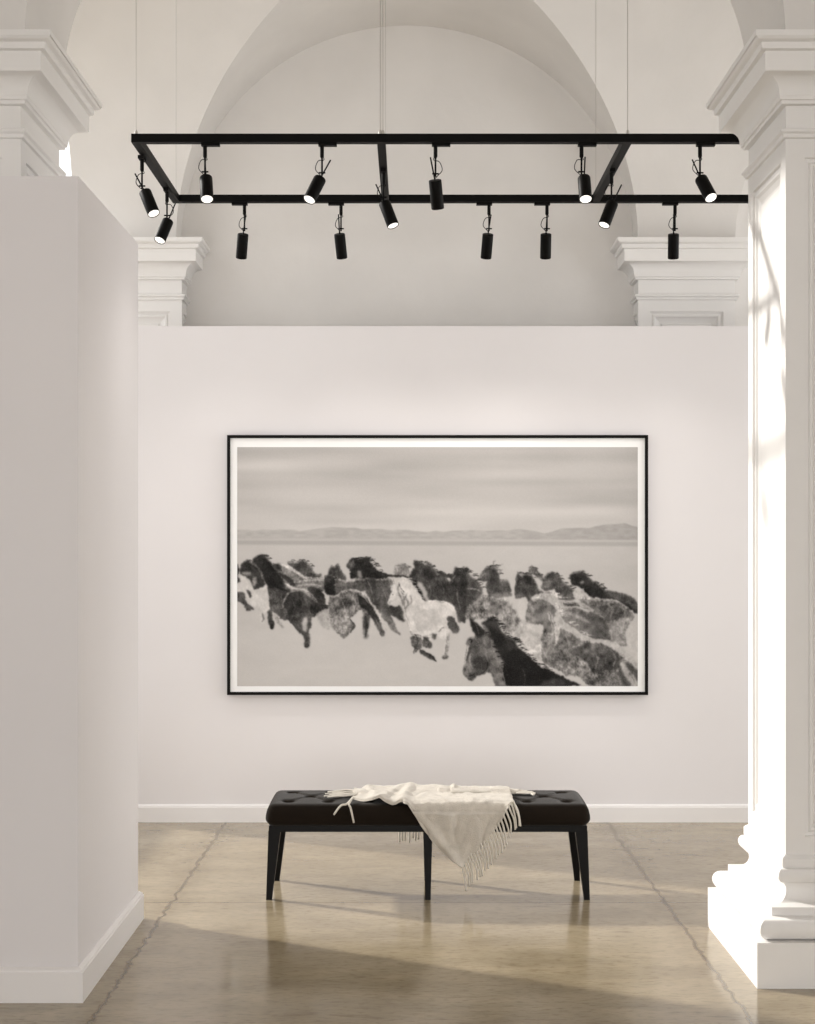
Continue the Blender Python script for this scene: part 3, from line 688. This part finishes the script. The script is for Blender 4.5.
    HAIR('C', [(300,485),(350,458),(395,500),(430,560),(500,602),(560,690),(650,765),(740,830)], 60, 40, 34, .35, 6)
    HAIR('C', [(340,560),(400,680),(450,790),(480,880)], 30, 34, 30, .1, 6, .8, -1)
    S('C', [(184,640),(176,690),(168,740),(160,790)], 9, 150, .8, .2); S('C', [(200,604),(214,616),(206,634)], 10, 26, 1, .2)
    S('C', [(205,612),(209,617)], 4, 170, .8, .1); S('C', [(168,800),(172,815)], 8, 26, .9, .1)
    S('C', [(185,858),(215,850),(240,835)], 6, 40, .9, .2); S('C', [(300,720),(322,770),(310,815),(270,845)], 8, 40, .8, .2)
    S('C', [(225,480),(250,520),(262,575)], 7, 75, .8, .2); S('C', [(345,640),(400,770),(440,900)], 16, 132, .5)
    S('C', [(240,600),(262,640),(300,660)], 10, 120, .6)
    dark = np.clip((185-img)/100, 0, 1)
    img += rng.normal(0, 2.0, img.shape)+dark*rng.normal(0, 6, img.shape)
    v = np.clip(img, 20, 235)/255
    lin = .865*np.where(v <= .04045, v/12.92, ((v+.055)/1.055)**2.4)
    wm = np.clip(img/200, 0, 1)
    col = np.stack([lin*(1.02), lin*(.962+.012*wm), lin*(.915+.02*wm), np.ones_like(lin)], -1)
    return W, H, col
W, H, col = picture()
ax0, ax1, az0, az1 = FX0+(237-227)/182.0, FX0+(637.5-227)/182.0, FZ1-(686-435)/182.0, FZ1-(447-435)/182.0
me = bpy.data.meshes.new('print')
ux = np.linspace(ax0, ax1, W)-P0.x; uz = np.linspace(az1, az0, H)-P0.z
co = np.zeros((H, W, 3), 'f'); co[..., 0] = ux[None, :]; co[..., 2] = uz[:, None]; co[..., 1] = FY+.0125-P0.y
i = np.arange(H*W).reshape(H, W)
q = np.stack([i[:-1, :-1], i[1:, :-1], i[1:, 1:], i[:-1, 1:]], -1).reshape(-1)
me.vertices.add(H*W); me.vertices.foreach_set('co', co.reshape(-1))
me.loops.add(len(q)); me.loops.foreach_set('vertex_index', q.astype('i'))
nf = len(q)//4; me.polygons.add(nf); me.polygons.foreach_set('loop_start', np.arange(nf, dtype='i')*4)
me.update(calc_edges=True)
ca = me.color_attributes.new('print_tone', 'FLOAT_COLOR', 'POINT'); ca.data.foreach_set('color', col.astype('f').reshape(-1))
mp = mat('photographic_print', (1, 1, 1), .8, spec=.1)
vc = mp.node_tree.nodes.new('ShaderNodeVertexColor'); vc.layer_name = 'print_tone'
mp.node_tree.links.new(vc.outputs[0], mp.node_tree.nodes['Principled BSDF'].inputs['Base Color'])
me.materials.append(mp)
pr_ = bpy.data.objects.new('print', me); C.collection.objects.link(pr_); pr_.parent = pic
pr_['label'] = 'black and white photograph of a herd of horses galloping over snow'

# ------------------------------------------------------------- tufted bench
BX, BF, BR = .077, 6.215, 6.60            # centre x, front and rear faces of the legs
bench = thing('tufted_bench', 'black tufted upholstered bench on tapered legs under the picture', 'bench', (BX, (BF+BR)/2, 0))
B0 = Vector(bench.location)
HL, HD = .692, .205; ZT, ZB = .408, .318
CYB = B0.y
BUT = []
for r_, yy in enumerate((-.115, 0, .115)):
    n_ = 8 if r_ != 1 else 7
    for k in range(n_): BUT.append(((k-(n_-1)/2)*.172, yy))
def tuft(x, y):
    d = min(math.hypot((x-a), (y-b)) for a, b in BUT)
    h = -.020*math.exp(-(d/.022)**2)
    # diagonal pleats joining the buttons
    u = (x/.172 + (0 if True else 0)); v = y/.115
    # pleat lines: buttons at row 1 sit at integer u, rows 0/2 at half integers
    a = abs(((u+v*.5)+.5) % 1-.5); b = abs(((u-v*.5)+.5) % 1-.5)
    if abs(y) < .125 and abs(x) < .62: h -= .007*math.exp(-(min(a, b)*.172/.010)**2)
    return h
bm = bmesh.new(); NX, NY = 150, 46
rc = .034
def cush_pt(u, v):
    """u,v in -1..1 over an unrolled sheet that covers the top, the rounded edge and the sides"""
    return None
# superellipse style cushion: closed loft of rings in the cross section
ringn = 64
def prof_y(k):
    return None
gridv = {}
for i_ in range(NX+1):
    x = -HL+2*HL*i_/NX
    for j in range(NY+1):
        y = -HD+2*HD*j/NY
        ex = max(0, abs(x)-(HL-rc)); ey = max(0, abs(y)-(HD-rc)); e = min(1, math.hypot(ex, ey)/rc)
        if math.hypot(ex, ey) > rc:                  # pull the plan corner round
            f = rc/math.hypot(ex, ey); x_ = math.copysign(HL-rc+ex*f, x); y_ = math.copysign(HD-rc+ey*f, y)
            if ex == 0: x_ = x
            if ey == 0: y_ = y
        else: x_, y_ = x, y
        z = ZT-rc*.8*(1-math.sqrt(max(0, 1-e*e))) + (tuft(x_, y_) if e < .6 else 0) + .006*(1-(y/HD)**2)
        gridv[i_, j] = bm.verts.new((x_, y_, z))
for i_ in range(NX):
    for j in range(NY): bm.faces.new((gridv[i_, j], gridv[i_+1, j], gridv[i_+1, j+1], gridv[i_, j+1]))
# sides: follow the rim down with a slight belly
rim = [gridv[i_, 0] for i_ in range(NX+1)]+[gridv[NX, j] for j in range(1, NY+1)]+[gridv[i_, NY] for i_ in range(NX-1, -1, -1)]+[gridv[0, j] for j in range(NY-1, 0, -1)]
prev = rim
zr = ZT-rc*.8
for k in range(1, 9):
    f = k/8; z = zr+(ZB-zr)*f; off = .006*math.sin(f*math.pi)-(.012*max(0, f-.7)/.3)
    cur = []
    for v in rim:
        L_ = math.hypot(v.co.x/HL, v.co.y/HD); nx, ny = v.co.x/HL, v.co.y/HD
        n_ = Vector(((abs(nx)**12)*math.copysign(1, nx), (abs(ny)**12)*math.copysign(1, ny), 0)); n_ = n_.normalized() if n_.length > 1e-6 else n_
        cur.append(bm.verts.new((v.co.x+n_.x*off, v.co.y+n_.y*off, z)))
    for q_ in range(len(rim)): bm.faces.new((prev[q_], cur[q_], cur[(q_+1) % len(rim)], prev[(q_+1) % len(rim)]))
    prev = cur
bm.faces.new(prev)
bmesh.ops.remove_doubles(bm, verts=bm.verts, dist=1e-4)
cush = link('seat_cushion', bm, M_velvet, bench, smooth=True)
for a, b in BUT:
    bm = bmesh.new(); bmesh.ops.create_uvsphere(bm, u_segments=12, v_segments=8, radius=.009)
    bmesh.ops.scale(bm, vec=(1, 1, .55), verts=bm.verts)
    link('button', bm, M_velvet, cush, (a, b, ZT-.014), smooth=True)
bm = bmesh.new(); box(bm, -.682, .682, -.195, .195, .292, .3175)
bevel(bm, .003); link('frame', bm, M_blackwood, bench)
for lx in (-1, 0, 1):
    for ly in (-1, 1):
        bm = bmesh.new(); xo = lx*.684; yo = ly*(BR-BF)/2
        tw, bw = .052, .024                       # width at top and foot
        if lx: xt = (min(xo, xo-lx*tw), max(xo, xo-lx*tw)); xb = (min(xo+lx*.010, xo+lx*.010-lx*bw), max(xo+lx*.010, xo+lx*.010-lx*bw))
        else: xt = (-.019, .019); xb = (-.0115, .0115)
        yt = (min(yo, yo-ly*.045), max(yo, yo-ly*.045)); yb = (min(yo, yo-ly*.024), max(yo, yo-ly*.024))
        v = box(bm, 0, 1, 0, 1, 0, 1)
        for q_, vv in enumerate(v):
            X_, Y_, Z_ = vv.co; A = (xt, yt) if Z_ > .5 else (xb, yb)
            vv.co = (A[0][int(X_ > .5)], A[1][int(Y_ > .5)], .296 if Z_ > .5 else 0)
        bevel(bm, .002, 1); link('leg', bm, M_blackwood, bench)

# ------------------------------------------------------------- wool throw over the bench
throw = thing('fringed_throw', 'cream wool throw with tasselled fringe draped over the black bench', 'throw', (BX, CYB, .42))
TH0 = Vector(throw.location)
FYE = CYB-HD                                       # front face of the cushion
SF = 233.5
wx = lambda p: (p-410)/SF                          # picture column at the bench front
from mathutils import noise as mn
def nz(x, y, z=0): return mn.noise(Vector((x, y, z)))
def low(x):                                        # hanging length below the cushion edge by column
    pts = [(395, 801), (408, 803), (413, 812), (418, 820), (424.5, 830), (434, 841), (444, 851), (452, 858), (461, 865), (467, 858), (473.5, 852), (486, 839), (498, 824), (504, 814), (509, 803), (520, 800)]
    return float(np.interp(x, [p[0] for p in pts], [p[1] for p in pts]))
bm = bmesh.new(); vs = {}
cols = np.linspace(352, 514, 150); NTP, NED, NHG = 40, 8, 44
for i_, cpx in enumerate(cols):
    X = wx(cpx); hang = max(0, (low(cpx)-803)/SF)
    spread = float(np.interp(cpx, [352, 358, 375, 400, 514], [.18, .55, .8, .92, .92]))   # gathered at the left end
    yb_ = float(np.interp(cpx, [352, 375, 514], [.06, HD*.96, HD*.94])); yf = float(np.interp(cpx, [352, 372, 392, 404, 514], [-.08, -.165, -.188, -HD+.012, -HD+.012]))
    rows = []
    for k in range(NTP):
        f = k/(NTP-1); y = yb_+(yf-yb_)*f
        lump = .011*nz(X*9, y*11, 1)+.007*nz(X*22, y*16, 4)+.016*max(0, nz(X*5+3, y*5, 9))
        fold = .016*math.exp(-((cpx-406-y*25)/5.5)**2)*(1-.3*f) + .014*math.exp(-((cpx-371+y*40)/7)**2) + .010*math.exp(-((cpx-456)/2.2)**2)*(1 if y > .02 else 0) + .010*math.exp(-((cpx-390-y*60)/5)**2)
        roll = .015*math.exp(-((y-.045-.02*math.sin(X*9))/.022)**2)*(1 if 440 < cpx else .3)
        z = ZT+.012+abs(lump)+fold+roll
        z -= .010*max(0, (-y-(HD-.03))/.03)
        rows.append(Vector((BX*0+X, CYB+y, z)))
    if hang > .004 or cpx > 404:
        edge = Vector((X, FYE-.006, ZT-.03))
        for k in range(1, NED+1):
            a = math.pi/2*k/NED
            q_ = rows[NTP-1]; zt = q_.z; rows.append(Vector((X, FYE+.012-(.020+.004*nz(X*30, 2))*math.sin(a), zt-min(max(.002, zt-(1.5-(low(cpx)-550)/SF)), zt-ZT+.030)*(1-math.cos(a)))))
        z0 = rows[-1].z; zb = 1.5-(low(cpx)-550)/SF
        for k in range(1, NHG+1):
            f = k/NHG; z = z0+(min(zb, z0-.001)-z0)*f; dep = max(0, z0-z)
            wv = .013*math.sin(X*46+dep*14+1.0)*min(1, dep*7)+.016*nz(X*14, dep*6, 7)*min(1, dep*8)+.004*nz(X*40, dep*18, 3)
            wv += .022*math.exp(-((cpx-420-dep*170)/5)**2)*min(1, dep*10)+.018*math.exp(-((cpx-447-dep*30)/6)**2)+.015*math.exp(-((cpx-486+dep*60)/5)**2)*min(1, dep*12)
            rows.append(Vector((X+.003*nz(dep*20, X*8, 5), FYE-.014-abs(wv)-.004, z)))
    else:
        last = rows[-1]
        for k in range(1, NED+NHG+1): rows.append(last+Vector((0, -.0006*k*.3, -.010*min(1, k/10))))
    for k, p in enumerate(rows): vs[i_, k] = bm.verts.new(p-TH0)
nr = NTP+NED+NHG
for i_ in range(len(cols)-1):
    for k in range(nr-1):
        try: bm.faces.new((vs[i_, k], vs[i_+1, k], vs[i_+1, k+1], vs[i_, k+1]))
        except ValueError: pass
# narrow folded end lying on the right of the seat
def band(x0, x1, yc, hw, z0, seed, taper=.6):
    b_ = {}; n1, n2 = 50, 16
    for i_ in range(n1+1):
        f = i_/n1; X = wx(x0+(x1-x0)*f); w_ = hw*(1-(1-taper)*f)
        for k in range(n2+1):
            g = -1+2*k/n2; y = yc+w_*g+.006*nz(X*12, seed)
            z = z0+.020*math.sqrt(max(0, 1-g*g))*(1-.35*f)+.004*nz(X*20, g*2, seed)
            b_[i_, k] = bm.verts.new(Vector((X, CYB+y, z))-TH0)
    for i_ in range(n1):
        for k in range(n2): bm.faces.new((b_[i_, k], b_[i_+1, k], b_[i_+1, k+1], b_[i_, k+1]))
band(452, 524, .05, .055, ZT+.010, 2.0)
band(352, 388, .02, .07, ZT+.010, 5.0, 1.3)
cloth = link('woven_cloth', bm, M_wool, throw, smooth=True)
sm = cloth.modifiers.new('thickness', 'SOLIDIFY'); sm.thickness = .0045; sm.offset = 1
def tassel(pts, r=.0046):
    pts = [Vector(p) for p in pts]; fine = []
    for i_ in range(len(pts)-1):
        p0, p1, p2, p3 = pts[max(i_-1, 0)], pts[i_], pts[i_+1], pts[min(i_+2, len(pts)-1)]
        for q_ in range(5):
            f = q_/5; fine.append(.5*((2*p1)+(p2-p0)*f+(2*p0-5*p1+4*p2-p3)*f*f+(3*p1-p0-3*p2+p3)*f**3))
    fine.append(pts[-1]); bm = bmesh.new()
    # a twisted yarn: the tube's radius pulses along its length
    tube(bm, [p-TH0 for p in fine], r, 7, r1=r*.8)
    o = link('tassel', bm, M_tassel, throw, smooth=True); return o
# fringe along the hanging right hand edge, each strand falling plumb
zz = lambda q: 1.5-(q-550)/SF
for k in range(22):
    f = k/21; px = 461+(513-461)*f; qy = low(px)-1.5
    ln = (26+random.uniform(-2, 3)-3*f)/SF
    X = wx(px); Z0 = zz(qy); y = FYE-.026; c_ = random.uniform(.7, 1.3)
    tassel([(X-.002, y, Z0+.005), (X+.009, y-.004, Z0-ln*.25), (X+.020*c_, y-.003, Z0-ln*.6), (X+.024*c_+random.uniform(-.004, .004), y+.002, Z0-ln)])
tassel([(wx(509), FYE-.02, zz(801)), (wx(514), FYE-.024, zz(803)), (wx(518), FYE-.024, zz(812)), (wx(520), FYE-.022, zz(825))])
# knotted ends at the left, some lying on the seat, two hanging over the front
for k in range(9):
    a = -.09+.02*k; y = CYB+a*.9
    tassel([(wx(356), y*.5+(CYB-.03)*.5, ZT+.022), (wx(346), y, ZT+.020+.004*math.sin(k*2)), (wx(335+2*math.sin(k*1.7)), y+.006*math.sin(k), ZT+.017), (wx(326+4*math.sin(k*2.3)), y+.012*math.cos(k), ZT+.012)])
tassel([(wx(352), CYB-.14, ZT+.02), (wx(347), FYE+.005, ZT+.005), (wx(341), FYE-.009, zz(805)), (wx(334), FYE-.010, zz(814))], .0052)
tassel([(wx(352), CYB-.13, ZT+.02), (wx(349), FYE+.005, ZT+.005), (wx(351), FYE-.009, zz(808)), (wx(354), FYE-.010, zz(822))], .0052)
# ends lying on the seat at the right
for k in range(7):
    y = CYB+.0+.012*k; tassel([(wx(520), y, ZT+.018), (wx(528), y-.008, ZT+.018), (wx(534), y-.004*k+.01, ZT+.014), (wx(540-abs(k-3)), y-.02+.004*k, ZT+.012)])
# fringe hanging behind the bench
SB = 1450/(CYB+HD+.01)
for k in range(7):
    px = 399+3.4*k; X = (px-410)/SB; y = CYB+HD+.012
    tassel([(X, y-.05, ZT+.012), (X, y+.004, ZT-.01), (X+.002, y+.006, .34), (X+random.uniform(-.004, .004), y+.006, 1.5-(840+random.uniform(-3, 3)-550)/SB)])
